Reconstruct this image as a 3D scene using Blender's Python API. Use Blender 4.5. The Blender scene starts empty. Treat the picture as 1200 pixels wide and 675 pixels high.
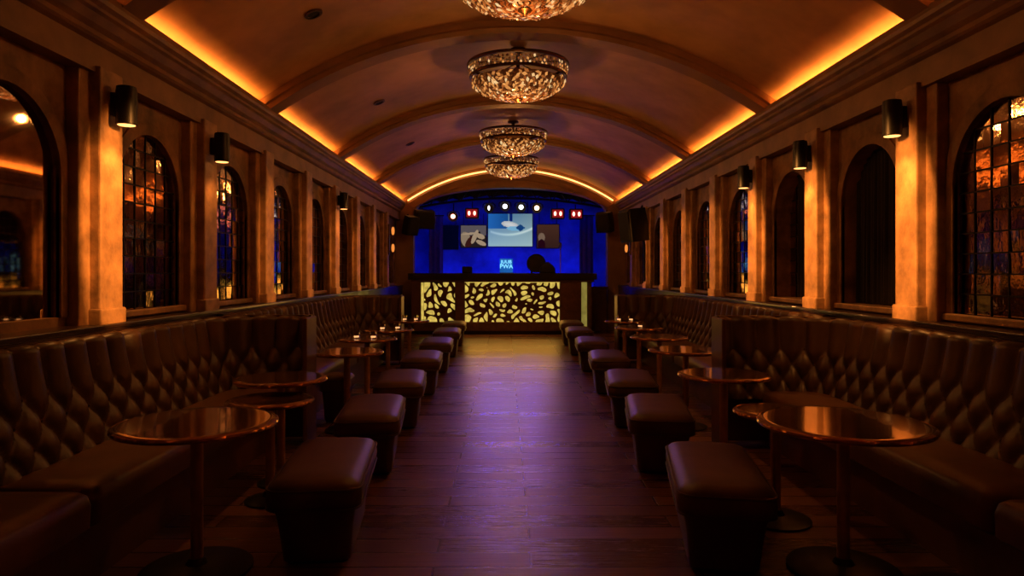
import bpy, bmesh, math, random
import numpy as np
from mathutils import Vector, Matrix
PI = math.pi
rnd = random.Random(7)
sc = bpy.context.scene
C = sc.collection

# ------------------------------------------------------------------ materials
def new_mat(name):
    m = bpy.data.materials.new(name); m.use_nodes = True
    nt = m.node_tree
    return m, nt, nt.nodes['Principled BSDF']

def ramp(nt, fac, stops):
    r = nt.nodes.new('ShaderNodeValToRGB')
    e = r.color_ramp.elements
    while len(e) < len(stops): e.new(0.5)
    for el, (p, c) in zip(e, stops):
        el.position = p; el.color = (*c, 1)
    nt.links.new(fac, r.inputs['Fac'])
    return r.outputs['Color']

def noise(nt, scale, detail=4, rough=0.6, coord='Object', vec=None):
    if vec is None:
        tc = nt.nodes.new('ShaderNodeTexCoord'); vec = tc.outputs[coord]
    n = nt.nodes.new('ShaderNodeTexNoise')
    n.inputs['Scale'].default_value = scale; n.inputs['Detail'].default_value = detail
    n.inputs['Roughness'].default_value = rough
    nt.links.new(vec, n.inputs['Vector'])
    return n.outputs['Fac']

def bump(nt, bsdf, fac, strength, dist=0.01):
    b = nt.nodes.new('ShaderNodeBump')
    b.inputs['Strength'].default_value = strength; b.inputs['Distance'].default_value = dist
    nt.links.new(fac, b.inputs['Height']); nt.links.new(b.outputs['Normal'], bsdf.inputs['Normal'])

def simple(name, col, rough=0.5, metal=0.0, vary=0.25, scale=6, bmp=0.0, bscale=60, coat=0.0, spec=0.5):
    m, nt, b = new_mat(name)
    lo = tuple(c*(1-vary) for c in col); hi = tuple(min(1, c*(1+vary)) for c in col)
    nt.links.new(ramp(nt, noise(nt, scale), [(0.3, lo), (0.7, hi)]), b.inputs['Base Color'])
    b.inputs['Roughness'].default_value = rough; b.inputs['Metallic'].default_value = metal
    b.inputs['Coat Weight'].default_value = coat
    b.inputs['Specular IOR Level'].default_value = spec
    if bmp: bump(nt, b, noise(nt, bscale, 5), bmp, 0.005)
    return m

def emis(name, col, strength, vary=0.0, scale=5):
    m, nt, b = new_mat(name)
    b.inputs['Base Color'].default_value = (*[c*.3 for c in col], 1)
    if vary:
        lo = tuple(c*(1-vary) for c in col)
        nt.links.new(ramp(nt, noise(nt, scale), [(0.3, lo), (0.7, col)]), b.inputs['Emission Color'])
    else:
        b.inputs['Emission Color'].default_value = (*col, 1)
    b.inputs['Emission Strength'].default_value = strength
    return m

M = {}
M['plaster'] = simple('aged_plaster', (.25, .137, .064), .58, 0, .6, 4.5, .8, 30)
M['stone'] = simple('mottled_stone', (.39, .225, .11), .5, 0, .45, 6, .7, 38)
M['vault'] = simple('gilded_vault', (.50, .285, .135), .48, .0, .3, 1.3, .12, 14)
M['ribs'] = simple('vault_rib_paint', (.29, .16, .078), .5, 0, .25, 2, .1, 20)
M['cornice'] = simple('cornice_paint', (.235, .128, .06), .5, 0, .35, 3, .15, 30)
M['dark_wood'] = simple('dark_wood', (.028, .013, .008), .3, 0, .4, 8, .1, 40, coat=.3)
M['bar_wood'] = simple('bar_walnut', (.12, .055, .022), .45, 0, .35, 7, .1, 40)
M['bar_top'] = simple('bar_top_black', (.012, .007, .006), .3, 0, .3, 8)
M['leather'] = simple('brown_leather', (.072, .034, .019), .40, 0, .25, 5, .12, 150, spec=.55)
M['seat_leather'] = simple('seat_leather', (.115, .048, .022), .42, 0, .3, 4, .14, 120, spec=.5)
M['stool_leather'] = simple('stool_leather', (.092, .043, .02), .48, 0, .25, 5, .14, 120)
M['piping'] = simple('piping_leather', (.06, .03, .018), .4, 0, .2, 10)
M['black_metal'] = simple('black_metal', (.012, .011, .011), .42, .4, .3, 9)
M['black_fabric'] = simple('black_grille', (.01, .01, .012), .8, 0, .3, 60, .3, 200)
M['bronze'] = simple('bronze', (.09, .04, .017), .34, .85, .3, 9)
M['column_metal'] = simple('brushed_brass', (.62, .38, .2), .45, .6, .2, 12)
M['copper'] = simple('copper_top', (.36, .185, .1), .13, .75, .2, 7, .05, 5, coat=.6)
M['copper_edge'] = simple('copper_edge', (.55, .3, .16), .12, .9, .2, 9)
M['lead'] = simple('dark_lead', (.014, .01, .008), .5, .5, .3, 10)
M['curtain'] = simple('dark_velvet', (.010, .005, .004), .8, 0, .3, 12)
M['drape'] = simple('purple_drape', (.09, .05, .13), .8, 0, .3, 6)
M['stage_wall'] = simple('stage_backdrop', (.05, .15, .50), .7, 0, .5, 1.2, .2, 6)
M['stage_dark'] = simple('stage_dark', (.02, .02, .025), .8, 0, .3, 5)

def floor_mat():
    m, nt, b = new_mat('plank_floor')
    tc = nt.nodes.new('ShaderNodeTexCoord')
    br = nt.nodes.new('ShaderNodeTexBrick')
    br.inputs['Scale'].default_value = 1
    br.inputs['Brick Width'].default_value = 1.25; br.inputs['Row Height'].default_value = 0.17
    br.inputs['Mortar Size'].default_value = 0.007; br.inputs['Mortar Smooth'].default_value = .3
    br.inputs['Color1'].default_value = (.2, .2, .2, 1); br.inputs['Color2'].default_value = (.9, .9, .9, 1)
    br.inputs['Mortar'].default_value = (0, 0, 0, 1); br.offset = .37
    nt.links.new(tc.outputs['Object'], br.inputs['Vector'])
    mp = nt.nodes.new('ShaderNodeMapping'); mp.inputs['Scale'].default_value = (1.2, 16, 1)
    nt.links.new(tc.outputs['Object'], mp.inputs['Vector'])
    g = noise(nt, 2.5, 6, .65, vec=mp.outputs['Vector'])
    mx = nt.nodes.new('ShaderNodeMix'); mx.data_type = 'FLOAT'; mx.inputs[0].default_value = .5
    nt.links.new(br.outputs['Color'], mx.inputs[2]); nt.links.new(g, mx.inputs[3])
    nt.links.new(ramp(nt, mx.outputs[0], [(0.05, (.008, .004, .003)), (.3, (.075, .03, .016)), (.75, (.21, .088, .045))]), b.inputs['Base Color'])
    r = nt.nodes.new('ShaderNodeMapRange'); r.inputs[3].default_value = .17; r.inputs[4].default_value = .42
    nt.links.new(mx.outputs[0], r.inputs[0]); nt.links.new(r.outputs[0], b.inputs['Roughness'])
    bump(nt, b, mx.outputs[0], .5, .012)
    b.inputs['Specular IOR Level'].default_value = .6
    return m
M['floor'] = floor_mat()

def mirror_mat(name, col, rough, wavy=0):
    m, nt, b = new_mat(name)
    geo = nt.nodes.new('ShaderNodeNewGeometry')
    n = noise(nt, 7, 5)
    mx = nt.nodes.new('ShaderNodeMath'); mx.operation = 'MULTIPLY_ADD'; mx.inputs[1].default_value = .45
    nt.links.new(geo.outputs['Random Per Island'], mx.inputs[0]); nt.links.new(n, mx.inputs[2])
    nt.links.new(ramp(nt, mx.outputs[0], [(.35, tuple(c*.35 for c in col)), (.85, col)]), b.inputs['Base Color'])
    b.inputs['Metallic'].default_value = 1; b.inputs['Roughness'].default_value = rough
    if wavy: bump(nt, b, noise(nt, 9, 3), wavy, .01)
    return m
M['antique'] = mirror_mat('antique_mirror', (.60, .40, .27), .07, .16)
M['mirror'] = mirror_mat('plain_mirror', (.6, .45, .34), .03)

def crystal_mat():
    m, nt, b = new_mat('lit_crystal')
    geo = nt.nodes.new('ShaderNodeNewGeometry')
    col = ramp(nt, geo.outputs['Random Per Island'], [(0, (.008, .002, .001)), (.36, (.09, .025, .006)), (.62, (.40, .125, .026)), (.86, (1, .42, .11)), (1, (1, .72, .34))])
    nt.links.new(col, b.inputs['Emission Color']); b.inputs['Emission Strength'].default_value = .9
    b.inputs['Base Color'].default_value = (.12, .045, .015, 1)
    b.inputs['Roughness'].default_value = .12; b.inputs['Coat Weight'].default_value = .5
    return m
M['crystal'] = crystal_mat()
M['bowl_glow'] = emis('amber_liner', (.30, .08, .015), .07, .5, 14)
M['cove_led'] = emis('cove_led', (1, .315, .048), 44.0)
M['arc_led'] = emis('arc_led', (1, .40, .10), 4.0)
M['lens_warm'] = emis('warm_lens', (1, .42, .11), 3)
M['inlay'] = emis('lattice_glow', (.86, .63, .12), .95, .6, 9)
M['glow_strip'] = emis('glow_strip', (.62, .5, .1), .42, .5, 5)
M['lamp_white'] = emis('white_lens', (.75, .85, 1), 4)
M['lamp_warm'] = emis('amber_lens', (1, .6, .3), 7)
M['lamp_red'] = emis('red_lens', (1, .3, .2), 6)
M['red_housing'] = emis('red_housing', (.4, .01, .02), .5)
M['neon'] = emis('cyan_sign', (.22, .7, 1), 1.2)
M['neon_panel'] = emis('blue_sign_panel', (.01, .2, .75), .7, .5, 6)
M['candle'] = emis('candle_glow', (1, .55, .25), 1.3)
M['sconce_glow'] = emis('sconce_glow', (1, .30, .05), .9)
M['blue_trim'] = emis('blue_trim', (.01, .04, .6), .5)
def picture_mat(strength):
    m, nt, b = new_mat('projected_picture')
    a = nt.nodes.new('ShaderNodeVertexColor'); a.layer_name = 'Col'
    nt.links.new(a.outputs['Color'], b.inputs['Emission Color']); b.inputs['Emission Strength'].default_value = strength
    b.inputs['Base Color'].default_value = (.004, .004, .004, 1); b.inputs['Specular IOR Level'].default_value = .05
    return m
M['picture'] = picture_mat(.6)

# ------------------------------------------------------------------ mesh helpers
def obj(name, bm, mat, parent=None, smooth=False, ang=40):
    me = bpy.data.meshes.new(name)
    bmesh.ops.recalc_face_normals(bm, faces=bm.faces)
    bm.to_mesh(me); bm.free()
    if smooth:
        me.shade_smooth()
        me.set_sharp_from_angle(angle=math.radians(ang))
    me.materials.append(M[mat])
    o = bpy.data.objects.new(name, me); C.objects.link(o)
    if parent: o.parent = parent
    return o

def B(): return bmesh.new()

def box(bm, x0, x1, y0, y1, z0, z1, bev=0, seg=2):
    v = [bm.verts.new(p) for p in ((x0,y0,z0),(x1,y0,z0),(x1,y1,z0),(x0,y1,z0),(x0,y0,z1),(x1,y0,z1),(x1,y1,z1),(x0,y1,z1))]
    fs = [bm.faces.new([v[i] for i in q]) for q in ((0,3,2,1),(4,5,6,7),(0,1,5,4),(1,2,6,5),(2,3,7,6),(3,0,4,7))]
    if bev:
        es = list({e for f in fs for e in f.edges})
        bmesh.ops.bevel(bm, geom=es, offset=bev, segments=seg, profile=.5, affect='EDGES')
    return bm

def ring_loft(bm, rings, cap=True, closed=True):
    vs = [[bm.verts.new(p) for p in r] for r in rings]
    n = len(rings[0])
    for a, b in zip(vs, vs[1:]):
        for i in range(n if closed else n-1):
            j = (i+1) % n
            bm.faces.new((a[i], a[j], b[j], b[i]))
    if cap:
        bm.faces.new(vs[0][::-1]); bm.faces.new(vs[-1])
    return vs

def lathe(bm, prof, n=32, c=(0,0,0), cap=True):
    rings = [[(c[0]+r*math.cos(2*PI*i/n), c[1]+r*math.sin(2*PI*i/n), c[2]+z) for i in range(n)] for r, z in prof]
    ring_loft(bm, rings, cap); return bm

def tube(bm, pts, r, n=8, closed=False):
    pts = [Vector(p) for p in pts]; rings = []
    N = len(pts)
    for i, p in enumerate(pts):
        if closed: t = pts[(i+1) % N]-pts[i-1]
        else: t = pts[min(i+1, N-1)]-pts[max(i-1, 0)]
        t.normalize()
        up = Vector((0,0,1)) if abs(t.z) < .9 else Vector((1,0,0))
        a = t.cross(up).normalized(); b = a.cross(t)
        rings.append([tuple(p+a*r*math.cos(2*PI*k/n)+b*r*math.sin(2*PI*k/n)) for k in range(n)])
    if closed: rings.append(rings[0])
    ring_loft(bm, rings, not closed); return bm

def rrect(w, d, r, z, n=6, cx=0, cy=0):
    pts = []
    for qx, qy, a0 in ((1,1,0),(-1,1,PI/2),(-1,-1,PI),(1,-1,1.5*PI)):
        for k in range(n+1):
            a = a0+PI/2*k/n
            pts.append((cx+qx*(w/2-r)+r*math.cos(a), cy+qy*(d/2-r)+r*math.sin(a), z))
    return pts

def tag(o, label=None, cat=None, group=None, kind=None):
    if label: o['label'] = label
    if cat: o['category'] = cat
    if group: o['group'] = group
    if kind: o['kind'] = kind
    return o

def thing(name, loc=(0,0,0), rz=0, label=None, cat=None, group=None):
    o = bpy.data.objects.new(name, None); C.objects.link(o); o.empty_display_size = .1
    o.location = loc; o.rotation_euler = (0,0,rz)
    return tag(o, label, cat, group)

def dup(root, loc, rz, label, group=None, scale=1):
    def cp(o, p):
        c = o.copy(); C.objects.link(c); c.parent = p
        for ch in o.children: cp(ch, c)
        return c
    r = cp(root, None)
    r.location = loc; r.rotation_euler = (0,0,rz); r.scale = (scale,)*3 if not isinstance(scale, tuple) else scale
    r['label'] = label
    if group: r['group'] = group
    return r

def struct(name, bm, mat, smooth=False, parent=None):
    o = obj(name, bm, mat, parent, smooth)
    if parent is None: o['kind'] = 'structure'
    return o

# ------------------------------------------------------------------ room shell
Y0, Y1 = -1.6, 16.3          # entrance wall, stage arch
WP = 2.74                    # plane of the wall bays
CROWN, SPRING, HALF = 3.92, 3.0, 2.74
SAG = CROWN-SPRING
RV = (HALF**2+SAG**2)/(2*SAG)
def vault_z(x, drop=0): return CROWN-RV+math.sqrt(max(0, (RV)**2-x*x))-drop

bm = B(); box(bm, -2.9, 2.9, Y0-.1, 16.4, -.1, 0); struct('floor', bm, 'floor')

bm = B()
NX = 48
xs = [HALF*math.sin(math.radians(90)*0) + (-HALF+2*HALF*i/NX) for i in range(NX+1)]
ys = [Y0+(Y1-Y0)*j/40 for j in range(41)]
rows = [[bm.verts.new((x, y, vault_z(x))) for x in xs] for y in ys]
for a, b in zip(rows, rows[1:]):
    for i in range(NX): bm.faces.new((a[i], a[i+1], b[i+1], b[i]))
struct('ceiling', bm, 'vault', True)

for k, yc in enumerate((1.45, 4.35, 7.0, 9.95, 12.85)):
    bm = B(); w = .17; dr = .115
    prof = [(-w, .0), (-w, dr*.55), (-w+.035, dr*.62), (-w+.05, dr), (w-.05, dr), (w-.035, dr*.62), (w, dr*.55), (w, 0)]
    rings = []
    for i in range(NX+1):
        x = -2.66+5.32*i/NX
        nx, nz = x/RV, (vault_z(x)-(CROWN-RV))/RV
        rings.append([(x-nx*d, yc+dy, vault_z(x)+.004-nz*d) for dy, d in prof])
    ring_loft(bm, rings)
    struct('trim_%d' % (k+1), bm, 'ribs', True)

# cornice with its lit trough, one per side
for s, nm in ((-1, 'left'), (1, 'right')):
    prof = [(2.50,3.055),(2.525,3.06),(2.545,3.05),(2.55,2.94),(2.76,2.94),(2.76,2.62),(2.63,2.62),(2.63,2.655),(2.645,2.66),(2.645,2.80),(2.615,2.815),(2.60,2.83),(2.605,2.86),(2.575,2.885),(2.545,2.93),(2.525,2.945),(2.525,2.965),(2.50,2.985),(2.493,3.01)]
    bm = B()
    ring_loft(bm, [[(s*x, y, z) for x, z in prof] for y in (Y0, Y1)])
    c = struct('trim_%d' % (6 if s < 0 else 7), bm, 'cornice')
    bm = B(); box(bm, min(s*2.556, s*2.585), max(s*2.556, s*2.585), Y0+.05, Y1-.05, 2.941, 3.005)
    obj('light_strip', bm, 'cove_led', c)

PIL = {-1: [4.3+1.45*k for k in range(-4, 8)], 1: [4.65+1.45*k for k in range(-4, 8)]}
SILL, SPR, HW = 1.13, 1.95, .43

def outline(yc, w, sill, spr, n=20):
    pts = [(yc-w, sill), (yc-w, spr)]
    for i in range(1, n): 
        a = PI-PI*i/n
        pts.append((yc+w*math.cos(a), spr+w*math.sin(a)*1.04))
    pts += [(yc+w, spr), (yc+w, sill)]
    return pts

def clip(poly, outl):
    # Sutherland-Hodgman against a convex outline (any winding)
    cy = sum(p[0] for p in outl)/len(outl); cz = sum(p[1] for p in outl)/len(outl)
    for (ay, az), (by, bz) in zip(outl, outl[1:]+outl[:1]):
        if abs(ay-by)+abs(az-bz) < 1e-9: continue
        f = lambda p: (by-ay)*(p[1]-az)-(bz-az)*(p[0]-ay)
        sg = 1 if f((cy, cz)) > 0 else -1
        out = []
        for i, p in enumerate(poly):
            q = poly[(i+1) % len(poly)]
            fp, fq = f(p)*sg, f(q)*sg
            if fp >= 0: out.append(p)
            if (fp > 0) != (fq > 0) and abs(fp-fq) > 1e-12:
                t = fp/(fp-fq); out.append((p[0]+t*(q[0]-p[0]), p[1]+t*(q[1]-p[1])))
        poly = out
        if len(poly) < 3: return []
    return poly

WIN = 0
for s, nm in ((-1, 'left'), (1, 'right')):
    dep = lambda yc: .17 if s > 0 and 5 < yc < 7 else .035
    P = PIL[s]; edges = [Y0]+P+[Y1]
    bm = B()
    X = s*WP
    def quad(pts): bm.faces.new([bm.verts.new(p) for p in pts])
    holes = []
    for a, b in zip(edges, edges[1:]):
        yc = (a+b)/2
        if b-a < 1.4 or yc < 1.5 or a < 0:
            quad([(X,a,1.0),(X,b,1.0),(X,b,2.7),(X,a,2.7)]); continue
        holes.append(yc); depth = dep(yc)
        o = outline(yc, HW, SILL, SPR)
        quad([(X,a,1.0),(X,b,1.0),(X,b,SILL),(X,a,SILL)])
        quad([(X,a,SILL),(X,yc-HW,SILL),(X,yc-HW,SPR),(X,yc-HW,2.7),(X,a,2.7)])
        quad([(X,yc+HW,SILL),(X,b,SILL),(X,b,2.7),(X,yc+HW,2.7),(X,yc+HW,SPR)])
        arc = o[1:-1]
        for p, q in zip(arc, arc[1:]):
            quad([(X,p[0],p[1]),(X,q[0],q[1]),(X,q[0],2.7),(X,p[0],2.7)])
        for p, q in zip(o, o[1:]+o[:1]):
            quad([(X,p[0],p[1]),(X,q[0],q[1]),(X+s*(depth+.03),q[0],q[1]),(X+s*(depth+.03),p[0],p[1])])
    # closing skin outside the bays, so no light leaks in
    quad([(s*3.0,Y0,-.1),(s*3.0,Y1,-.1),(s*3.0,Y1,3.1),(s*3.0,Y0,3.1)])
    wall = struct('wall_'+nm, bm, 'plaster')
    for yp in P:
        pb = B()
        box(pb, min(s*2.665,s*2.80), max(s*2.665,s*2.80), yp-.235, yp+.235, 1.0, 2.64, .012)
        box(pb, min(s*2.60,s*2.70), max(s*2.60,s*2.70), yp-.125, yp+.125, 1.0, 2.66, .012)
        box(pb, min(s*2.585,s*2.70), max(s*2.585,s*2.70), yp-.14, yp+.14, 1.05, 1.17, .012)
        obj('pilaster', pb, 'stone', wall)
    # wainscot and ledge behind the banquettes
    wb = B(); box(wb, min(s*2.575,s*2.78), max(s*2.575,s*2.78), Y0, Y1, 0, 1.045)
    struct('baseboard_'+nm, wb, 'dark_wood')
    lb = B(); box(lb, min(s*2.56,s*2.76), max(s*2.56,s*2.76), Y0+.01, Y1-.01, 1.046, 1.075, .008)
    struct('trim_%d' % (8 if s < 0 else 9), lb, 'dark_wood')
    # arched windows
    for yc in holes:
        WIN += 1
        depth = dep(yc)
        plain = (s < 0 and abs(yc-3.575) < .1)
        xp = X+s*depth
        o = outline(yc, HW, SILL, SPR)
        oo = outline(yc, HW+.085, SILL, SPR)
        fb = B()
        n = len(o)
        rings = [[(X, y, z) for y, z in oo], [(X-s*.012, y, z) for y, z in oo], [(X-s*.018, yc+(y-yc)*.97, z) for y, z in outline(yc, HW+.06, SILL, SPR)], [(X-s*.012, y, z) for y, z in o], [(X+s*.02, y, z) for y, z in o]]
        ring_loft(fb, rings, cap=False, closed=False)
        if plain:
            mt = thing('wall_mirror', (0,0,0), 0, 'plain arched wall mirror without lead bars, reflecting the glowing cove opposite', 'mirror')
            obj('mirror_frame', fb, 'plaster', mt, True, 50)
            gb = B(); gb.faces.new([gb.verts.new((xp, y, z)) for y, z in o]); obj('mirror_glass', gb, 'mirror', mt)
            continue
        fr = obj('window_%d' % WIN, fb, 'plaster', None, True, 50); fr['kind'] = 'structure'
        # tilted mirror panes in a lead grid
        gb, lb = B(), B()
        ncol, nrow = 6, 10
        cw = 2*HW/ncol; top = SPR+HW*1.04; ch = (top-SILL)/nrow
        for i in range(ncol):
            for j in range(nrow):
                y0, z0 = yc-HW+i*cw, SILL+j*ch
                subs = [(y0, y0+cw, z0, z0+ch)]
                if rnd.random() < .25: subs = [(y0, y0+cw*.5, z0, z0+ch), (y0+cw*.5, y0+cw, z0, z0+ch)]
                for a, b2, c0, c1 in subs:
                    pg = clip([(a,c0),(b2,c0),(b2,c1),(a,c1)], o)
                    if len(pg) < 3: continue
                    ty, tz = rnd.gauss(0, .016), rnd.gauss(-.008, .016)
                    my, mz = (a+b2)/2, (c0+c1)/2
                    gb.faces.new([gb.verts.new((xp+ty*(y-my)+tz*(z-mz), y, z)) for y, z in pg])
        obj('panes', gb, 'antique', fr)
        for i in range(1, ncol):
            y = yc-HW+i*cw; zt = SPR+math.sqrt(max(0, 1-((y-yc)/HW)**2))*HW*1.04
            box(lb, min(xp-s*.006,xp+s*.004), max(xp-s*.006,xp+s*.004), y-.0045, y+.0045, SILL, zt)
        for j in range(1, nrow):
            z = SILL+j*ch; hw = HW if z < SPR else HW*math.sqrt(max(0, 1-((z-SPR)/(HW*1.04))**2))
            box(lb, min(xp-s*.006,xp+s*.004), max(xp-s*.006,xp+s*.004), yc-hw, yc+hw, z-.0045, z+.0045)
        obj('lead_bars', lb, 'lead', fr)
        sb = B(); box(sb, min(s*2.70,s*2.80), max(s*2.70,s*2.80), yc-HW-.09, yc+HW+.09, SILL-.045, SILL, .008)
        obj('window_sill', sb, 'stone', fr)

# curtains in the second and third arches of the right wall
def curtain(y0, y1, x, label):
    t = thing('curtain', (x, (y0+y1)/2, SILL), 0, label, 'curtain')
    bm = B(); L = y1-y0; n = max(24, int(L/.006)); top = 1.22
    prev = None
    for i in range(n+1):
        y = -L/2+L*i/n
        d = .016*math.sin(2*PI*y/.052)+.008*math.sin(2*PI*y/.083+1)
        a = [bm.verts.new((d*(.55+.45*(1-k/6)), y, .01+top*k/6)) for k in range(7)]
        if prev:
            for p, q, r, w in zip(prev, prev[1:], a[1:], a): bm.faces.new((p, q, r, w))
        prev = a
    obj('drapery', bm, 'curtain', t, True, 80)
    rb = B(); tube(rb, [(.0, -L/2-.02, top+.02), (.0, L/2+.02, top+.02)], .011)
    obj('curtain_rod', rb, 'black_metal', t)
curtain(5.375-.24, 5.375+.42, 2.86, 'dark floor-length pleated curtain filling most of the arch beside the lit pilaster')
curtain(6.825-.2, 6.825+.12, 2.86, 'narrow dark curtain strip hanging in the middle of an arched opening')

bm = B(); box(bm, -3.0, 3.0, Y0-.1, Y0, -.1, 4.1); struct('wall_entrance', bm, 'plaster')

# ------------------------------------------------------------------ stage arch, stage
def arch_open(x):   # height of the stage opening
    return 2.80+.60*math.sqrt(max(0, 1-(x/2.32)**2))
bm = B()
N = 40
for yv in (Y1, Y1+.3):
    pts = [(-2.32+4.64*i/N) for i in range(N+1)]
    for a, b in zip(pts, pts[1:]):
        bm.faces.new([bm.verts.new(p) for p in ((a,yv,arch_open(a)),(b,yv,arch_open(b)),(b,yv,4.2),(a,yv,4.2))])
    for sg in (-1, 1):
        bm.faces.new([bm.verts.new((sg*x, yv, z)) for x, z in ((2.32,0),(3.0,0),(3.0,4.2),(2.32,4.2))])
for a, b in zip(pts, pts[1:]):
    bm.faces.new([bm.verts.new(p) for p in ((a,Y1,arch_open(a)),(b,Y1,arch_open(b)),(b,Y1+.3,arch_open(b)),(a,Y1+.3,arch_open(a)))])
for sg in (-1, 1):
    bm.faces.new([bm.verts.new(p) for p in ((sg*2.32,Y1,0),(sg*2.32,Y1+.3,0),(sg*2.32,Y1+.3,2.8),(sg*2.32,Y1,2.8))])
arch = struct('wall_stage_arch', bm, 'ribs')
# moulding band under the vault that hides the arc of light
bm = B(); rings = []
for i in range(N+1):
    x = -2.5+5.0*i/N; nx, nz = x/RV, (vault_z(x)-(CROWN-RV))/RV
    rings.append([(x-nx*d, Y1-dy, vault_z(x)-nz*d) for dy, d in ((0,.34),(.06,.34),(.09,.28),(.09,.17),(.06,.15),(0,.15))])
ring_loft(bm, rings); struct('trim_10', bm, 'ribs', True)
bm = B()
pts = []
for i in range(N+1):
    x = -2.5+5.0*i/N; nx, nz = x/RV, (vault_z(x)-(CROWN-RV))/RV
    pts.append((x-nx*.10, Y1-.04, vault_z(x)-nz*.10))
tube(bm, pts, .018, 6); obj('light_strip', bm, 'arc_led', arch, True)

SY, SZ = 19.6, .7
bm = B(); box(bm, -3.2, 3.2, Y1+.02, SY, 0, SZ); struct('stage_platform', bm, 'stage_dark')
bm = B(); box(bm, -3.3, 3.3, SY, SY+.1, 0, 4.3); struct('wall_back', bm, 'stage_wall')
for sg, nm in ((-1, 'stage_left'), (1, 'stage_right')):
    bm = B(); box(bm, min(sg*3.2,sg*3.3), max(sg*3.2,sg*3.3), Y1+.3, SY, 0, 4.3); struct('wall_'+nm, bm, 'stage_wall')
bm = B(); box(bm, -3.3, 3.3, Y1+.3, SY, 4.2, 4.3); struct('ceiling_stage', bm, 'stage_dark')

# drapes
def drape(x0, x1, y, label):
    t = thing('stage_drape', ((x0+x1)/2, y, SZ), 0, label, 'curtain', None)
    bm = B(); L = x1-x0; n = int(L/.01); prev = None
    for i in range(n+1):
        x = -L/2+L*i/n; d = .03*math.sin(2*PI*x/.14)
        a = [bm.verts.new((x, d, z)) for z in (0, .7, 1.4, 2.2)]
        if prev:
            for p, q, r, w in zip(prev, prev[1:], a[1:], a): bm.faces.new((p, q, r, w))
        prev = a
    obj('drapery', bm, 'drape', t, True, 80)
    rb = B(); tube(rb, [(-L/2-.03, 0, 2.22), (L/2+.03, 0, 2.22)], .02); obj('curtain_rod', rb, 'black_metal', t)
drape(-2.2, -1.82, 18.6, 'narrow dull purple stage drape beside the blank dark screen')
drape(1.9, 2.28, 18.6, 'narrow dull purple stage drape beside the blue lit recess past the brown screen')

# screens
def paint_center(u, v):
    c = np.array([.10, .30, .62])*(1-u)+np.array([.30, .46, .55])*u
    c = c*(.35+.65*v)+np.array([.50, .66, .68])*(1-v)*.95
    if v > .55 and u < .45: c = np.array([.04, .22, .62])*(1.2-u)
    sw = .48-.55*u+.62*u*u
    if u > .05: c = c+np.array([.5, .55, .5])*math.exp(-((v-sw)/.035)**2)*(.4+.6*u)
    d = ((u-.5)/.2)**2+((v-.66+.25*(u-.5))/.1)**2
    if d < 1: c = np.array([.95, .98, 1.0])*(1-.25*d)
    d = ((u-.62)/.2)**2+((v-.55)/.07)**2
    if d < 1: c = np.array([.35, .7, .95])
    if abs(u-.73)+abs(v-.57) < .11: c = np.array([.02, .12, .35])
    if abs(u-.52) < .035 and v > .78: c = np.array([.01, .05, .3])
    return c
def paint_left(u, v):
    c = np.array([.22, .19, .20]) if v > .55 else np.array([.05, .035, .03])
    def el(cx, cy, rx, ry, a):
        x, y = u-cx, v-cy; ca, sa = math.cos(a), math.sin(a)
        return ((x*ca+y*sa)/rx)**2+((-x*sa+y*ca)/ry)**2 < 1
    cream = np.array([.62, .48, .34])
    if el(.2, .35, .2, .36, .2): c = cream*.75
    if el(.35, .25, .13, .3, -.5): c = np.array([.10, .03, .015])
    if el(.62, .62, .17, .1, .5): c = np.array([.03, .02, .02])
    if el(.55, .48, .09, .34, -.35): c = cream
    if el(.78, .5, .18, .11, -.5): c = cream
    if el(.8, .2, .22, .1, -.5): c = cream
    if el(.35, .62, .35, .05, .1): c = cream
    return c
def paint_right(u, v):
    c = np.array([.12, .055, .03])*(.7+.5*v)
    if ((u-.2)/.16)**2+((v-.45)/.2)**2 < 1: c = np.array([.34, .24, .17])
    if ((u-.2)/.17)**2+((v-.1)/.28)**2 < 1: c = np.array([.05, .008, .01])
    return c
def paint_blank(u, v): return np.array([.001, .004, .03])
def screen(cx, cz, w, h, paint, label):
    t = thing('hanging_screen', (cx, SY-.10, cz), 0, label, 'screen')
    fb = B()
    box(fb, -w/2-.02, w/2+.02, .012, .06, -h/2-.02, h/2+.02, .006)
    obj('screen_frame', fb, 'black_metal', t)
    for sx in (-1, 1):
        wb = B(); tube(wb, [(sx*w*.4, .04, h/2+.04), (sx*w*.4, .06, h/2+.35)], .008); obj('hanger', wb, 'black_metal', t)
    nu, nv = 60, 44
    bm = B(); lay = bm.loops.layers.color.new('Col')
    vs = [[bm.verts.new((-w/2+w*i/nu, 0, -h/2+h*j/nv)) for i in range(nu+1)] for j in range(nv+1)]
    for j in range(nv):
        for i in range(nu):
            f = bm.faces.new((vs[j][i], vs[j][i+1], vs[j+1][i+1], vs[j+1][i]))
            c = paint((i+.5)/nu, (j+.5)/nv)
            c = np.clip(np.power(np.clip(c, 0, 1), 1.25), 0, 1)
            c = np.where(c <= .0031308, c*12.92, 1.055*np.power(np.maximum(c, 1e-6), 1/2.4)-.055)
            for l in f.loops: l[lay] = (*c, 1)
    obj('picture', bm, 'picture', t)
screen(.02, 2.58, 1.26, .93, paint_center, 'large bright blue and white projected picture screen centred above the stage')
screen(-1.03, 2.40, .72, .62, paint_left, 'smaller screen showing cream leaf-like shapes on dark, hung beside the bright centre screen')
screen(1.10, 2.40, .62, .66, paint_right, 'dim brown projected screen with a small cream shape, beside the bright centre screen')
screen(-1.78, 2.37, .6, .66, paint_blank, 'blank dark blue framed screen hung next to the cream leaf picture')

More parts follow.
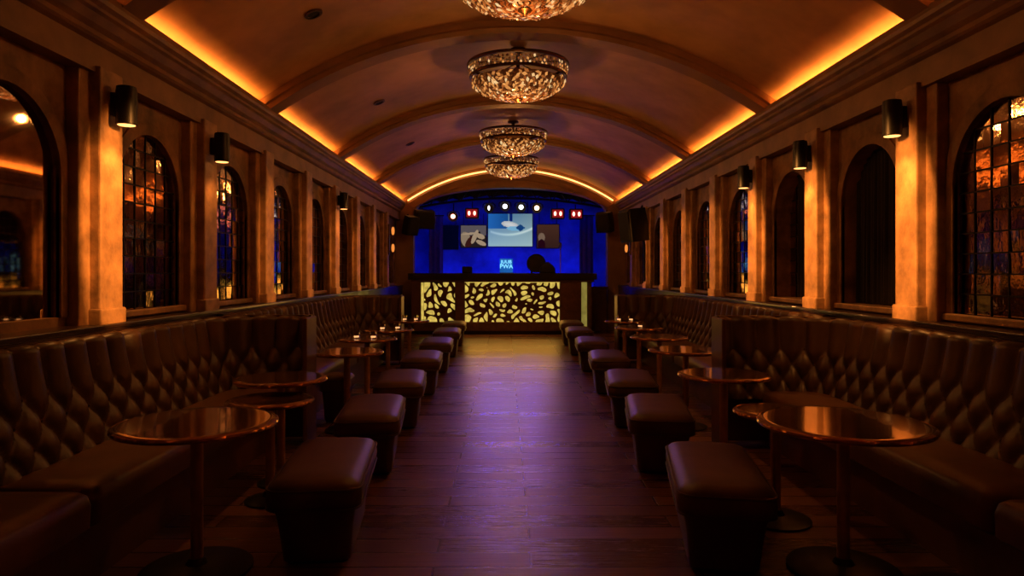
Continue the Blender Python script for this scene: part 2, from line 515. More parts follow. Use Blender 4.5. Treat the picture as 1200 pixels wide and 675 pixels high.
# truss
tr = thing('lighting_truss', (0, 17.2, 0), 0, 'arched black lighting truss spanning the stage above the screens', 'truss')
def tz(x): return 2.98+.36*(1-(x/2.9)**2)
for dz, dy in ((.13, -.1), (.13, .1), (-.1, 0)):
    bm = B(); tube(bm, [(-2.9+5.8*i/30, dy, tz(-2.9+5.8*i/30)+dz) for i in range(31)], .03, 8); obj('chord', bm, 'black_metal', tr, True)
bm = B()
for i in range(29):
    xa, xb = -2.8+5.6*i/29, -2.8+5.6*(i+1)/29
    for dy in (-.1, .1):
        sgn = 1 if i % 2 else -1
        tube(bm, [(xa, dy if sgn > 0 else 0, tz(xa)+(.13 if sgn > 0 else -.1)), (xb, 0 if sgn > 0 else dy, tz(xb)-(.1 if sgn > 0 else -.13))], .012, 5)
obj('lacing', bm, 'black_metal', tr)
bm = B()
for i in range(40):
    xa, xb = -2.9+5.8*i/40, -2.9+5.8*(i+1)/40
    vs = [bm.verts.new(p) for p in ((xa,.14,tz(xa)-.02+.03*math.sin(i*2.1)),(xb,.14,tz(xb)-.02+.03*math.sin((i+1)*2.1)),(xb,.14,tz(xb)+.62),(xa,.14,tz(xa)+.62))]
    bm.faces.new(vs)
obj('valance', bm, 'black_fabric', tr)

# stage lamps hung from the truss
def stage_lamp(x, z, kind, label):
    t = thing('stage_spotlight', (x, 17.0, z), 0, label, 'stage light', 'lights hung from the stage truss')
    if kind == 'twin':
        bm = B(); box(bm, -.17, .17, -.08, .16, -.13, .13, .02); obj('housing', bm, 'black_metal', t)
        bm = B(); box(bm, -.135, .135, -.095, -.078, -.10, .10, .008); obj('front_plate', bm, 'red_housing', t)
        for sx in (-.068, .068):
            bm = B(); lathe(bm, [(.0, 0), (.036, 0), (.036, .014), (0, .016)], 20, cap=False)
            bmesh.ops.rotate(bm, verts=bm.verts, cent=(0,0,0), matrix=Matrix.Rotation(PI/2, 3, 'X'))
            bmesh.ops.scale(bm, verts=bm.verts, vec=(.85, 1, 1.5))
            bmesh.ops.translate(bm, verts=bm.verts, vec=(sx, -.096, 0)); obj('lens', bm, 'lamp_red', t)
    else:
        bm = B()
        lathe(bm, [(.02,.2),(.09,.19),(.11,.1),(.11,-.06),(.125,-.1),(.118,-.1),(.10,-.05)], 24)
        bmesh.ops.rotate(bm, verts=bm.verts, cent=(0,0,0), matrix=Matrix.Rotation(-PI/2+.12, 3, 'X'))
        obj('housing', bm, 'black_metal', t, True)
        bm = B(); lathe(bm, [(0,-.075),(.04,-.072),(.058,-.06),(.04,-.05)], 24)
        bmesh.ops.rotate(bm, verts=bm.verts, cent=(0,0,0), matrix=Matrix.Rotation(-PI/2+.12, 3, 'X'))
        if kind == 'white2': bmesh.ops.scale(bm, verts=bm.verts, vec=(.45, 1, 1))
        obj('lens', bm, {'white': 'lamp_white', 'white2': 'lamp_white', 'warm': 'lamp_warm', 'red': 'lamp_red'}[kind], t, True)
    yk = B()
    top = tz(x)-.145-z
    tube(yk, [(-.15, .03, 0), (-.15, .05, .08), (-.1, .12, .13), (.1, .12, .13), (.15, .05, .08), (.15, .03, 0)], .013, 6)
    tube(yk, [(0, .12, .13), (0, .2, max(.145, top))], .014, 6)
    obj('yoke', yk, 'black_metal', t)
for x, z, k, l in ((-1.42,2.77,'red','round stage lamp with a red glow, at the blank-screen end of the row'),
                   (-.95,2.84,'twin','twin-lens red stage lamp hung above the cream leaf picture'),
                   (-.53,2.98,'white2','stage lamp with a narrow white lens, hung above the gap between leaf and centre screens'),
                   (-.13,3.02,'white','bright white stage lamp hung over the middle of the centre screen'),
                   (.27,3.0,'white','bright white stage lamp hung over the brown-screen edge of the centre screen'),
                   (.66,2.98,'warm','warm amber round stage lamp hung between the centre and brown screens'),
                   (1.18,2.83,'twin','twin-lens red stage lamp hung above the dim brown screen'),
                   (1.64,2.82,'twin','twin-lens red stage lamp hung past the brown screen, last of the row')):
    stage_lamp(x, z, k, l)

# loudspeakers
def loudspeaker(loc, rz, tilt, w, h, d, label, group=None, pole=0):
    t = thing('hanging_loudspeaker', loc, rz, label, 'loudspeaker', group)
    bm = B()
    ring_loft(bm, [rrect(w, d, .03, -h/2), rrect(w*1.02, d*1.02, .03, 0), rrect(w*.9, d*.95, .03, h/2)])
    bmesh.ops.rotate(bm, verts=bm.verts, cent=(0,0,0), matrix=Matrix.Rotation(tilt, 3, 'X'))
    obj('cabinet', bm, 'black_metal', t, True)
    bm = B(); box(bm, -w*.42, w*.42, -d/2-.02, -d/2+.01, -h*.43, h*.43, .012)
    bmesh.ops.rotate(bm, verts=bm.verts, cent=(0,0,0), matrix=Matrix.Rotation(tilt, 3, 'X'))
    obj('grille', bm, 'black_fabric', t)
    bm = B(); tube(bm, [(0, d*.3, 0), (0, d*.75, .05)], .03); obj('bracket', bm, 'black_metal', t)
    bm = B(); tube(bm, [(0, d*.3, h*.35), (0, d*.5, h*.62)], .018)
    obj('bracket', bm, 'black_metal', t)
    if pole:
        bm = B(); tube(bm, [(0, d*.5, -h*.3), (0, d*.62, -h*.6), (0, d*.62, -pole)], .022); obj('cable', bm, 'black_metal', t)
loudspeaker((2.16, 12.15, 2.22), -PI/2+.35, .12, .42, .58, .36, 'large black loudspeaker tilted down from a bracket on the wall above the banquette', None, 1.0)
loudspeaker((-2.02, 15.95, 2.62), .4, .2, .46, .42, .34, 'black loudspeaker hung at the stage arch corner on the plain-mirror side')
loudspeaker((-2.28, 15.6, 2.45), .7, .25, .3, .42, .26, 'small black loudspeaker beside the stage arch, next to a larger loudspeaker')
loudspeaker((2.2, 15.95, 2.55), -.5, .2, .36, .46, .3, 'black loudspeaker hung at the stage arch corner on the curtained-arch side')

# ------------------------------------------------------------------ bar
BY = 15.1
bar = thing('bar_counter', (0, BY, 0), 0, 'long bar counter with glowing cut-out lattice front at the end of the aisle', 'bar counter')
bm = B(); box(bm, -2.27, 1.90, -.06, .78, 1.215, 1.36, .012); obj('counter_top', bm, 'bar_top', bar)
bm = B(); box(bm, -2.2, 1.84, -.02, .7, 1.165, 1.215, .006); obj('fascia', bm, 'bar_wood', bar)
bm = B(); box(bm, -2.16, 1.80, .10, .7, .08, 1.165); obj('carcass', bm, 'bar_wood', bar)
bm = B(); box(bm, -2.16, 1.56, .0, .10, .08, .275, .006); obj('plinth', bm, 'bar_wood', bar)
bm = B(); box(bm, -2.1, 1.75, .06, .6, 0, .08); obj('kick', bm, 'bar_top', bar)
for x0, x1 in ((-2.2, -1.99), (-1.235, -1.02), (1.085, 1.56)):
    bm = B(); box(bm, x0, x1, -.015, .10, .275, 1.165, .008); obj('pillar', bm, 'bar_wood', bar)

def leaf_field(x0, x1, z0, z1, n, seed, thr, res=.0115):
    r = random.Random(seed); pts = []
    dmin = math.sqrt((x1-x0)*(z1-z0)/n)*.8; tries = 0
    while len(pts) < n and tries < 30000:
        tries += 1
        p = (r.uniform(x0, x1), r.uniform(z0, z1))
        if all((p[0]-q[0])**2+(p[1]-q[1])**2 > dmin**2 for q in pts): pts.append(p)
    nx, nz = int((x1-x0)/res), int((z1-z0)/res)
    gx, gz = np.meshgrid(np.linspace(x0, x1, nx+1), np.linspace(z0, z1, nz+1))
    wx = gx+.022*np.sin(gz*15+seed)+.010*np.sin(gz*31+gx*9); wz = gz+.022*np.sin(gx*14+seed*2)+.010*np.sin(gx*29)
    D = []
    for p in pts:
        a = r.uniform(0, PI); el = r.uniform(1.4, 2.3)
        u = (wx-p[0])*math.cos(a)+(wz-p[1])*math.sin(a); v = -(wx-p[0])*math.sin(a)+(wz-p[1])*math.cos(a)
        D.append(np.sqrt((u/el)**2+(v*el**.6)**2))
    D = np.sort(np.array(D), axis=0)
    f = D[1]-D[0]-thr
    for it in range(5):
        g = np.pad(f, 1, mode='edge'); f = (g[1:-1,1:-1]*2+g[:-2,1:-1]+g[2:,1:-1]+g[1:-1,:-2]+g[1:-1,2:])/6
    return gx, gz, f
def lattice_panel(x0, x1, y, n, seed, mat='inlay'):
    bm = B(); box(bm, x0, x1, y, y+.05, .275, 1.165); p = obj('lattice_panel', bm, 'bar_wood', bar)
    gx, gz, f = leaf_field(x0+.006, x1-.006, .28, 1.155, n, seed, .05)
    bm = B(); cache = {}
    def vert(x, z):
        k = (round(x, 5), round(z, 5))
        if k not in cache: cache[k] = bm.verts.new((x, y-.003, z))
        return cache[k]
    H, W = f.shape
    for j in range(H-1):
        for i in range(W-1):
            c = [(gx[a, b], gz[a, b], f[a, b]) for a, b in ((j,i),(j,i+1),(j+1,i+1),(j+1,i))]
            if max(q[2] for q in c) <= 0: continue
            out = []
            for k, q in enumerate(c):
                w = c[(k+1) % 4]
                if q[2] > 0: out.append((q[0], q[1]))
                if (q[2] > 0) != (w[2] > 0):
                    t = q[2]/(q[2]-w[2]); out.append((q[0]+t*(w[0]-q[0]), q[1]+t*(w[1]-q[1])))
            vs = []
            for q in out:
                v = vert(*q)
                if v not in vs: vs.append(v)
            if len(vs) >= 3:
                try: bm.faces.new(vs)
                except ValueError: pass
    obj('glowing_cutouts', bm, mat, p)
lattice_panel(-1.02, 1.085, .03, 80, 3)
lattice_panel(-1.93, -1.235, .05, 24, 21)
bm = B(); box(bm, -1.985, -1.935, .02, .07, .3, 1.15); obj('light_strip', bm, 'inlay', bar)
bm = B(); box(bm, 1.565, 1.69, .04, .09, .16, 1.16); obj('light_strip', bm, 'glow_strip', bar)
bm = B(); box(bm, -1.02, 1.085, .0, .02, 1.15, 1.163); obj('light_strip', bm, 'inlay', bar)
cb = thing('low_cabinet', (1.98, 16.05, 0), 0, 'low dark brown side cabinet at the end of the bar by the wall', 'cabinet')
bm = B(); box(bm, -.3, .28, -.1, .22, 0.0, 1.0, .01); obj('cabinet_body', bm, 'bar_wood', cb)
bm = B(); box(bm, -.3, .3, -.12, .23, 1.0, 1.04, .008); obj('cabinet_top', bm, 'bar_wood', cb)
bm = B(); box(bm, -.19, .25, -.115, -.1, .1, .95, .004); dd = obj('door', bm, 'bar_wood', cb)
bm = B(); tube(bm, [(-.14, -.12, .5), (-.14, -.145, .5), (-.14, -.145, .65), (-.14, -.12, .65)], .008, 6); obj('handle', bm, 'bronze', dd)

# things on the counter
d = thing('drum', (.58, 15.55, 1.36), 0, 'large round black drum standing on edge on the bar counter', 'drum')
bm = B(); lathe(bm, [(.0,-.12),(.19,-.12),(.205,-.1),(.205,.1),(.19,.12),(0,.12)], 40, cap=False)
bmesh.ops.rotate(bm, verts=bm.verts, cent=(0,0,0), matrix=Matrix.Rotation(PI/2, 3, 'X'))
bmesh.ops.translate(bm, verts=bm.verts, vec=(0,0,.225)); obj('shell', bm, 'black_metal', d, True)
for yy in (-.125, .125):
    bm = B(); tube(bm, [(.2*math.cos(2*PI*i/32), yy, .225+.2*math.sin(2*PI*i/32)) for i in range(32)], .014, 6, True)
    obj('hoop', bm, 'black_fabric', d, True)
for sx in (-.1, .1):
    bm = B(); box(bm, sx-.02, sx+.02, -.12, .12, 0, .06, .006); obj('foot', bm, 'black_metal', d)
hd = thing('covered_mixer', (.82, 15.24, 1.36), 0, 'small black hooded mixer in front of the drum on the bar counter', 'mixer')
bm = B()
ring_loft(bm, [rrect(.34,.2,.04,0), rrect(.34,.2,.04,.1), rrect(.24,.15,.04,.17), rrect(.12,.1,.03,.22), rrect(.04,.04,.015,.25)])
obj('cover', bm, 'black_fabric', hd, True, 60)
bm = B(); box(bm, -.15, .15, -.13, -.095, .015, .06, .006); obj('front_panel', bm, 'black_metal', hd)
sb = thing('speaker_box', (-.98, 15.4, 1.36), 0, 'small black box speaker on the bar counter below the leaf picture', 'speaker')
bm = B(); box(bm, -.11, .11, -.1, .1, 0, .15, .012); obj('cabinet', bm, 'black_metal', sb)
bm = B(); box(bm, -.095, .095, -.108, -.098, .015, .135, .004); obj('grille', bm, 'black_fabric', sb)
ms = thing('microphone_stand', (1.3, 17.6, SZ), 0, 'thin microphone stand upright on the stage behind the bar', 'stand')
bm = B(); lathe(bm, [(.15,0),(.15,.02),(.02,.035)], 24); obj('base', bm, 'black_metal', ms, True)
bm = B(); tube(bm, [(0,0,.03),(0,0,1.25)], .012); obj('pole', bm, 'column_metal', ms, True)
bm = B(); lathe(bm, [(.012,1.25),(.018,1.33),(.034,1.37),(.034,1.41),(.015,1.44)], 16); obj('microphone', bm, 'column_metal', ms, True)

sg = thing('glowing_sign', (-.1, 15.62, 1.36), 0, 'small glowing cyan sign standing on the bar counter', 'sign')
bm = B(); box(bm, -.15, .15, -.012, .03, .0, .33, .008); obj('sign_panel', bm, 'neon_panel', sg)
bm = B(); box(bm, -.16, .16, -.04, .06, .0, .012, .004); obj('foot', bm, 'black_metal', sg)
def text(s, size, z, w):
    cu = bpy.data.curves.new('lettering', 'FONT'); cu.body = s; cu.size = size; cu.extrude = .003; cu.align_x = 'CENTER'
    cu.offset = .003
    o = bpy.data.objects.new('lettering', cu); C.objects.link(o); o.parent = sg
    o.location = (0, -.016, z); o.rotation_euler = (PI/2, 0, 0); o.scale = (w, 1, 1)
    bpy.context.view_layer.update()
    me = bpy.data.meshes.new_from_object(o.evaluated_get(bpy.context.evaluated_depsgraph_get()))
    n = bpy.data.objects.new('sign_text', me); C.objects.link(n); n.parent = sg
    n.location = o.location; n.rotation_euler = o.rotation_euler; n.scale = o.scale
    bpy.data.objects.remove(o); n.name = 'lettering'
    me.materials.clear(); me.materials.append(M['neon'])
text('JUUB', .10, .225, 1.1)
text('PWA', .135, .11, 1.0)

# ------------------------------------------------------------------ banquettes
def path_pts(s, y0, y1, xe, R, ds):
    L1 = y1-R-y0; La = R*PI/2; L2 = abs(2.45-R-xe)
    n = int((L1+La+L2)/ds); out = []
    T = L1+La+L2
    for i in range(n+1):
        t = T*i/n
        if t <= L1: p, nrm = (s*2.45, y0+t), (-s, 0)
        elif t <= L1+La:
            a = (t-L1)/R; cx, cy = s*(2.45-R), y1-R
            nrm = (-s*math.cos(a), -math.sin(a)); p = (cx-nrm[0]*R, cy-nrm[1]*R)
        else:
            u = t-L1-La; p, nrm = (s*(2.45-R-u), y1), (0, -1)
        out.append((t, p, nrm))
    return out

def tuft(u, h):
    a, b, ht = .094, .118, .385
    v = min(h, ht)-ht
    p, q = (u/a+v/b)/2, (u/a-v/b)/2
    f = (abs(math.sin(PI*p))*abs(math.sin(PI*q)))
    return f**.42

def banquette(s, y0, y1, xe, cuts, label):
    t = thing('banquette', (s*2.2, y0, 0), 0, label, 'banquette', 'tufted leather banquettes along the walls')
    ox, oy = s*2.2, y0
    R = .42
    P = path_pts(s, y0, y1, xe, R, .0125)
    # buttoned back
    prof = []
    for k in range(33): prof.append(('f', k/32))
    for k in range(1, 8): prof.append(('r', k/7))
    bm = B(); prev = None
    for (u, p, n) in P:
        col = []
        for kind, k in prof:
            if kind == 'f':
                h = k*.6; z = .40+h; off = .14*(1-k)**1.2+.05*tuft(u, h)-.02
            else:
                a = k*PI; tt = tuft(u, .6); top = .6
                r = .055; off0 = .05*tt-.02
                off = off0-r*(1-math.cos(a))*.95; z = 1.0+(.022+.018*tt)*math.sin(a)
            col.append(bm.verts.new((p[0]+n[0]*off-ox, p[1]+n[1]*off-oy, z)))
        if prev:
            for i in range(len(col)-1): bm.faces.new((prev[i], prev[i+1], col[i+1], col[i]))
        prev = col
    bk = obj('tufted_back', bm, 'leather', t, True, 70)
    # buttons
    bb = B(); a, b, ht = .094, .118, .385
    def at(u):
        i = min(len(P)-1, max(0, int(round(u/P[-1][0]*(len(P)-1))))); return P[i]
    Tm = P[-1][0]
    for j in range(4):
        h = ht-j*b
        k = 0
        u = (a if j % 2 else 2*a)
        while u < Tm:
            _, p, n = at(u)
            off = .14*(1-h/.6)**1.2-.016
            m = Matrix.Translation((p[0]+n[0]*off-ox, p[1]+n[1]*off-oy, .40+h))
            bmesh.ops.create_icosphere(bb, subdivisions=1, radius=.011, matrix=m)
            u += 2*a
    ob = obj('buttons', bb, 'piping', bk, True); ob['kind'] = 'stuff'
    # shell behind the padding and its top rail
    bm = B(); rings = []
    for (u, p, n) in P[::4]+[P[-1]]:
        rings.append([(p[0]+n[0]*o-ox, p[1]+n[1]*o-oy, z) for o, z in ((-.02,.03),(-.02,.99),(-.115,.99),(-.115,.03))])
    ring_loft(bm, rings); obj('back_shell', bm, 'seat_leather', t)
    bm = B(); rings = []
    for (u, p, n) in P[::4]+[P[-1]]:
        rings.append([(p[0]+n[0]*o-ox, p[1]+n[1]*o-oy, z) for o, z in ((-.062,1.0),(-.062,1.036),(-.118,1.036),(-.118,1.0))])
    ring_loft(bm, rings); obj('top_rail', bm, 'bronze', t)
    bm = B()
    xa, xb = sorted((s*(xe-.03)-ox, s*(xe+.005)-ox))
    box(bm, xa, xb, y1-.17-oy, y1+.12-oy, 0.0, 1.03, .012); obj('end_panel', bm, 'seat_leather', t)
    # base and seat cushions
    bm = B(); xa, xb = sorted((s*1.99-ox, s*2.44-ox)); box(bm, xa, xb, 0, y1-.02-oy, 0, .3); obj('seat_base', bm, 'seat_leather', t)
    cc = [y0]+cuts+[y1-.11]
    for a0, b0 in zip(cc, cc[1:]):
        bm = B(); cy = (a0+b0)/2-oy; cx = s*2.145-ox; L = b0-a0-.006
        ring_loft(bm, [rrect(.44, L-.05, .03, .285, 5, cx, cy), rrect(.50, L, .05, .305, 5, cx, cy), rrect(.51, L, .05, .40, 5, cx, cy), rrect(.49, L-.02, .05, .44, 5, cx, cy), rrect(.45, L-.06, .05, .458, 5, cx, cy), rrect(.3, L-.25, .05, .47, 5, cx, cy)])
        sc_ = obj('seat_cushion', bm, 'seat_leather', t, True, 50)
banquette(-1, .8, 5.62, 1.74, [2.95], 'tufted brown banquette under the plain arched mirror, its padded return facing the entrance')
banquette(-1, 5.78, 10.45, 1.72, [8.2], 'farther tufted banquette on the plain-mirror side, running from the first return towards the stage')
banquette(1, .8, 5.5, 1.6, [2.85], 'tufted brown banquette under the wide mirrored arch and the curtained arch')
banquette(1, 5.66, 10.6, 1.62, [8.2], 'farther tufted banquette on the curtained-arch side, below the tilted wall loudspeaker')

# ------------------------------------------------------------------ stools
st = thing('leather_stool', (0,0,0), 0, '', 'stool', 'upholstered stools along the aisle')
bm = B()
ring_loft(bm, [rrect(.32,.70,.04,.02), rrect(.35,.80,.05,.2), rrect(.385,.87,.06,.30)]); obj('stool_body', bm, 'stool_leather', st, True, 50)
bm = B(); ring_loft(bm, [rrect(.29,.66,.04,0), rrect(.30,.68,.04,.025)]); obj('base', bm, 'black_metal', st)
bm = B()
ring_loft(bm, [rrect(.40,.90,.06,.285), rrect(.435,.935,.075,.30), rrect(.445,.945,.08,.345), rrect(.435,.935,.08,.385), rrect(.395,.895,.08,.413), rrect(.30,.80,.07,.428), rrect(.15,.6,.05,.434)])
cu = obj('cushion', bm, 'stool_leather', st, True, 60)
bm = B(); tube(bm, [(x*1.003,y*1.003,z) for x,y,z in rrect(.437,.937,.08,.388,5)], .006, 6, True); tube(bm, rrect(.437,.937,.075,.30,5), .006, 6, True)
obj('piping', bm, 'piping', cu, True)
LS = [(-1.06,3.6,.10,1.0),(-1.1,5.02,.10,1.0),(-1.1,6.4,.08,1.0),(-1.1,8.05,.05,1.0),(-1.1,9.75,.04,1.0),(-1.1,11.5,.03,1.0),(-1.1,13.1,.03,1.0)]
RS = [(.95,3.5,-.17,1.0),(1.0,5.05,-.14,1.0),(1.05,6.42,-.11,1.0),(1.1,8.1,-.08,1.0),(1.12,9.85,-.06,1.0),(1.14,11.7,-.05,1.0),(1.16,13.3,-.04,1.0)]
ords = ['first','second','third','fourth','fifth','sixth','seventh']
for rows_, side in ((LS, 'on the plain-mirror side'), (RS, 'on the curtained-arch side')):
    for i, (x, y, rz, scl) in enumerate(rows_):
        lab = 'brown leather stool, %s from the bar in the row %s' % (ords[len(rows_)-1-i], side)
        if rows_ is LS and i == 0: o = st; o.location = (x,y,0); o.rotation_euler.z = rz; o['label'] = lab
        else: dup(st, (x,y,0), rz, lab)

dup(st, (-1.71, 6.46, 0), .05, 'small square brown pouf against the farther banquette, just past the padded return', None, (.62, .34, 1.0))

# ------------------------------------------------------------------ tables
def table(name, r, h, label, br):
    t = thing(name, (0,0,0), 0, label, 'table', 'copper cocktail tables by the banquettes')
    n = 48
    bm = B()
    lathe(bm, [(r-.02,h-.032),(r-.004,h-.028),(r,h-.018),(r-.003,h-.006),(r-.012,h-.0015),(r-.03,h-.001),(r-.06,h-.001)], n)
    tp = obj('tabletop', bm, 'copper', t, True, 30)
    bm = B(); tube(bm, [((r-.001)*math.cos(2*PI*i/n), (r-.001)*math.sin(2*PI*i/n), h-.016) for i in range(n)], .012, 8, True)
    obj('rim', bm, 'copper_edge', tp, True)
    bm = B(); lathe(bm, [(.12,h-.034),(.12,h-.042),(.03,h-.06)], 24); obj('collar', bm, 'bronze', t, True)
    bm = B(); lathe(bm, [(.028,.03),(.028,h-.05)], 20); obj('column', bm, 'column_metal', t, True)
    bm = B(); lathe(bm, [(br,0),(br,.012),(br-.02,.02),(.05,.035),(.035,.06)], 36); obj('base', bm, 'black_metal', t, True, 30)
    return t
T = [(-1.57,3.2,.355,.70,'large round copper table in front of the banquette under the plain mirror'),
     (-1.61,4.52,.29,.70,'round copper table standing over a lower one, before the plain-mirror side padded return'),
     (-1.56,4.17,.25,.625,'low copper table tucked under the edge of a taller one, plain-mirror side'),
     (-1.52,6.02,.31,.70,'round copper table just past the first padded return on the plain-mirror side'),
     (-1.58,7.2,.30,.70,'copper table with tealights, second past the first padded return, plain-mirror side'),
     (-1.55,8.3,.30,.70,'copper table with tealights, third past the first padded return, plain-mirror side'),
     (-1.5,9.8,.28,.70,'small copper table with tealights closest to the bar, plain-mirror side'),
     (1.46,3.2,.375,.70,'large round copper table in front of the banquette under the wide mirrored arch'),
     (1.4,3.85,.22,.62,'low copper table half hidden by the large table, curtained-arch side'),
     (1.38,4.7,.30,.70,'round copper table beside the padded return on the curtained-arch side'),
     (1.5,6.15,.32,.70,'round copper table just past the padded return, curtained-arch side'),
     (1.54,7.37,.30,.70,'copper table, second past the padded return, curtained-arch side'),
     (1.56,8.6,.29,.70,'copper table, third past the padded return, curtained-arch side'),
     (1.58,9.75,.27,.70,'copper table with tealights closest to the bar, curtained-arch side')]
for x, y, r, h, l in T:
    t = table('cocktail_table', r, h, l, .25 if r > .34 else .19 if y > 5 or y < 4 else .15); t.location = (x, y, 0); t.rotation_euler.z = rnd.uniform(0, 1)

# tealight glasses on the far tables
tg = thing('tealight_glass', (0,0,0), 0, '', 'tealight', 'tealight glasses on the tables')
m, nt, b = new_mat('clear_glass'); b.inputs['Transmission Weight'].default_value = 1; b.inputs['Roughness'].default_value = .03
nt.links.new(ramp(nt, noise(nt, 5), [(0, (.9,.75,.6)), (1, (1,.85,.7))]), b.inputs['Base Color']); M['glass'] = m
bm = B(); lathe(bm, [(.0,0),(.026,0),(.033,.01),(.036,.075),(.033,.075),(.029,.012),(0,.012)], 20, cap=False); obj('glass_cup', bm, 'glass', tg, True)
bm = B(); lathe(bm, [(.0,.014),(.026,.014),(.026,.03),(0,.03)], 16, cap=False); obj('candle', bm, 'candle', tg, True)
first = True
spots = [(4, (-.1,-.06),'on the second copper table past the return, plain-mirror side, wall end'),(4, (.08,-.08),'on the second copper table past the return, plain-mirror side, aisle end'),
         (5, (-.05,-.1),'on the third copper table past the return, plain-mirror side, wall end'),(5, (.12,-.02),'on the third copper table past the return, plain-mirror side, aisle end'),
         (6, (-.06,-.05),'on the small table closest to the bar, plain-mirror side, wall end'),(6, (.1,-.05),'on the small table closest to the bar, plain-mirror side, aisle end'),
         (13, (-.09,-.05),'on the table closest to the bar, curtained-arch side, aisle end'),(13, (.08,-.06),'on the table closest to the bar, curtained-arch side, wall end'),
         (12, (.0,-.08),'alone on the third table past the return, curtained-arch side'),]
for ti, (dx, dy), l in spots:
    x, y, r, h, _ = T[ti]
    loc = (x+dx, y+dy, h); lab = 'clear tealight glass '+l
    if first: tg.location = loc; tg['label'] = lab; first = False
    else: dup(tg, loc, 0, lab)

# ------------------------------------------------------------------ chandeliers
def chandelier():
    t = thing('chandelier', (0,0,0), 0, '', 'chandelier', 'crystal bowl chandeliers along the vault')
    R_, dp = .57, .36
    bm = B(); lathe(bm, [(.09,.20),(.09,.18),(.04,.17),(.02,.15),(.02,-.02)], 28); obj('canopy', bm, 'bronze', t, True)
    def hoop(r, z, h, w):
        bm = B(); n = 64
        rings = [[(rr*math.cos(2*PI*i/n), rr*math.sin(2*PI*i/n), zz) for i in range(n)] for rr, zz in ((r-w,z),(r,z),(r+.006,z+h/2),(r,z+h),(r-w,z+h),(r-w,z))]
        ring_loft(bm, rings, cap=False); return bm
    obj('upper_ring', hoop(R_, -.005, .03, .03), 'bronze', t, True, 30)
    obj('lower_ring', hoop(R_-.025, -.135, .028, .03), 'bronze', t, True, 30)
    bm = B()
    for i in range(10):
        a = 2*PI*i/10; c, s_ = math.cos(a), math.sin(a)
        tube(bm, [(.03*c,.03*s_,.05),((R_-.02)*c,(R_-.02)*s_,.008)], .007, 5)
    obj('spokes', bm, 'bronze', t)
    def gem(bm, p, nrm, ln, w, roll):
        nrm = Vector(nrm).normalized()
        up = Vector((0,0,1)); a = nrm.cross(up)
        a = a.normalized() if a.length > 1e-3 else Vector((1,0,0))
        b = nrm.cross(a)
        ax = a*math.cos(roll)+b*math.sin(roll); ay = nrm.cross(ax)
        p = Vector(p)
        v = [bm.verts.new(p+ax*ln), bm.verts.new(p-ax*ln), bm.verts.new(p+ay*w), bm.verts.new(p-ay*w), bm.verts.new(p+nrm*w*.6), bm.verts.new(p-nrm*w*.6)]
        for i, j in ((0,2),(2,1),(1,3),(3,0)):
            bm.faces.new((v[i], v[j], v[4])); bm.faces.new((v[j], v[i], v[5]))
    bm = B(); r = random.Random(5)
    for row, z in ((0,-.035),(1,-.07),(2,-.102)):
        n = 72
        for i in range(n):
            a = 2*PI*(i+.5*row)/n
            rr = R_-.012-.008*row
            gem(bm, (rr*math.cos(a), rr*math.sin(a), z), (math.cos(a), math.sin(a), 0), .021, .015, PI/2+r.uniform(-.4,.4))
    o = obj('crystal_band', bm, 'crystal', t); o['kind'] = 'stuff'
    bm = B(); N_ = 640
    for i in range(N_):
        f = (i+.5)/N_
        rr = math.sqrt(f)*(R_-.04); a = i*2.399963
        z = -.145-(dp-.145)*math.sqrt(max(0, 1-(rr/(R_-.03))**2))**1.15
        k = (dp-.145)/(R_-.03)
        nrm = (rr*math.cos(a)*k*1.6, rr*math.sin(a)*k*1.6, z+.13)
        jx, jy = r.gauss(0,.006), r.gauss(0,.006)
        gem(bm, (rr*math.cos(a)+jx, rr*math.sin(a)+jy, z), nrm, r.uniform(.024,.042), r.uniform(.014,.022), r.uniform(0, PI))
    o = obj('crystal_bowl', bm, 'crystal', t); o['kind'] = 'stuff'
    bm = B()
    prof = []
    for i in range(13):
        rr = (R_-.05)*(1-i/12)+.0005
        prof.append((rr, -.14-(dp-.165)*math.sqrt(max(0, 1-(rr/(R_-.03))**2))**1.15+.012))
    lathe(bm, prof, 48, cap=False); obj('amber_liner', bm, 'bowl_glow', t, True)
    bm = B(); lathe(bm, [(.05,-dp+.0),(.055,-dp-.012),(.02,-dp-.035),(.004,-dp-.05)], 20); obj('finial', bm, 'bronze', t, True)
    return t
ch = chandelier()
CH = [(.02,5.05,'crystal bowl chandelier showing only its lower bowl, first over the aisle'),(.02,7.68,'second crystal bowl chandelier from the entrance, whole and large above the aisle'),(.01,11.4,'third crystal bowl chandelier from the entrance, hanging just ahead of the smallest one'),(.0,14.1,'smallest-looking crystal bowl chandelier, last before the stage arch')]
for i, (x, y, l) in enumerate(CH):
    if i == 0: ch.location = (x,y,3.70); ch['label'] = l
    else: dup(ch, (x,y,3.70), .3*i, l)

# ------------------------------------------------------------------ recessed ceiling downlights
dl = None
for i, y in enumerate((5.75, 8.75, 11.6)):
    x = -1.74; z = vault_z(x)
    lab = ['round dark ceiling downlight in the bay with the second chandelier', 'round dark ceiling downlight between the second and third chandeliers', 'round dark ceiling downlight in the bay of the third chandelier'][i]
    if dl is None:
        dl = thing('ceiling_downlight', (0,0,0), 0, lab, 'downlight', 'dark downlights set in the vault')
        bm = B(); lathe(bm, [(.055,-.012),(.075,-.012),(.08,0),(.05,.01)], 28, cap=False); obj('trim_ring', bm, 'bronze', dl, True)
        bm = B(); lathe(bm, [(.056,-.002),(.01,-.004)], 28); obj('baffle', bm, 'black_fabric', dl, True)
        o = dl
    else: o = dup(dl, (0,0,0), 0, lab)
    o.location = (x, y, z-.004); o.rotation_euler = (0, math.asin(x/RV), 0)

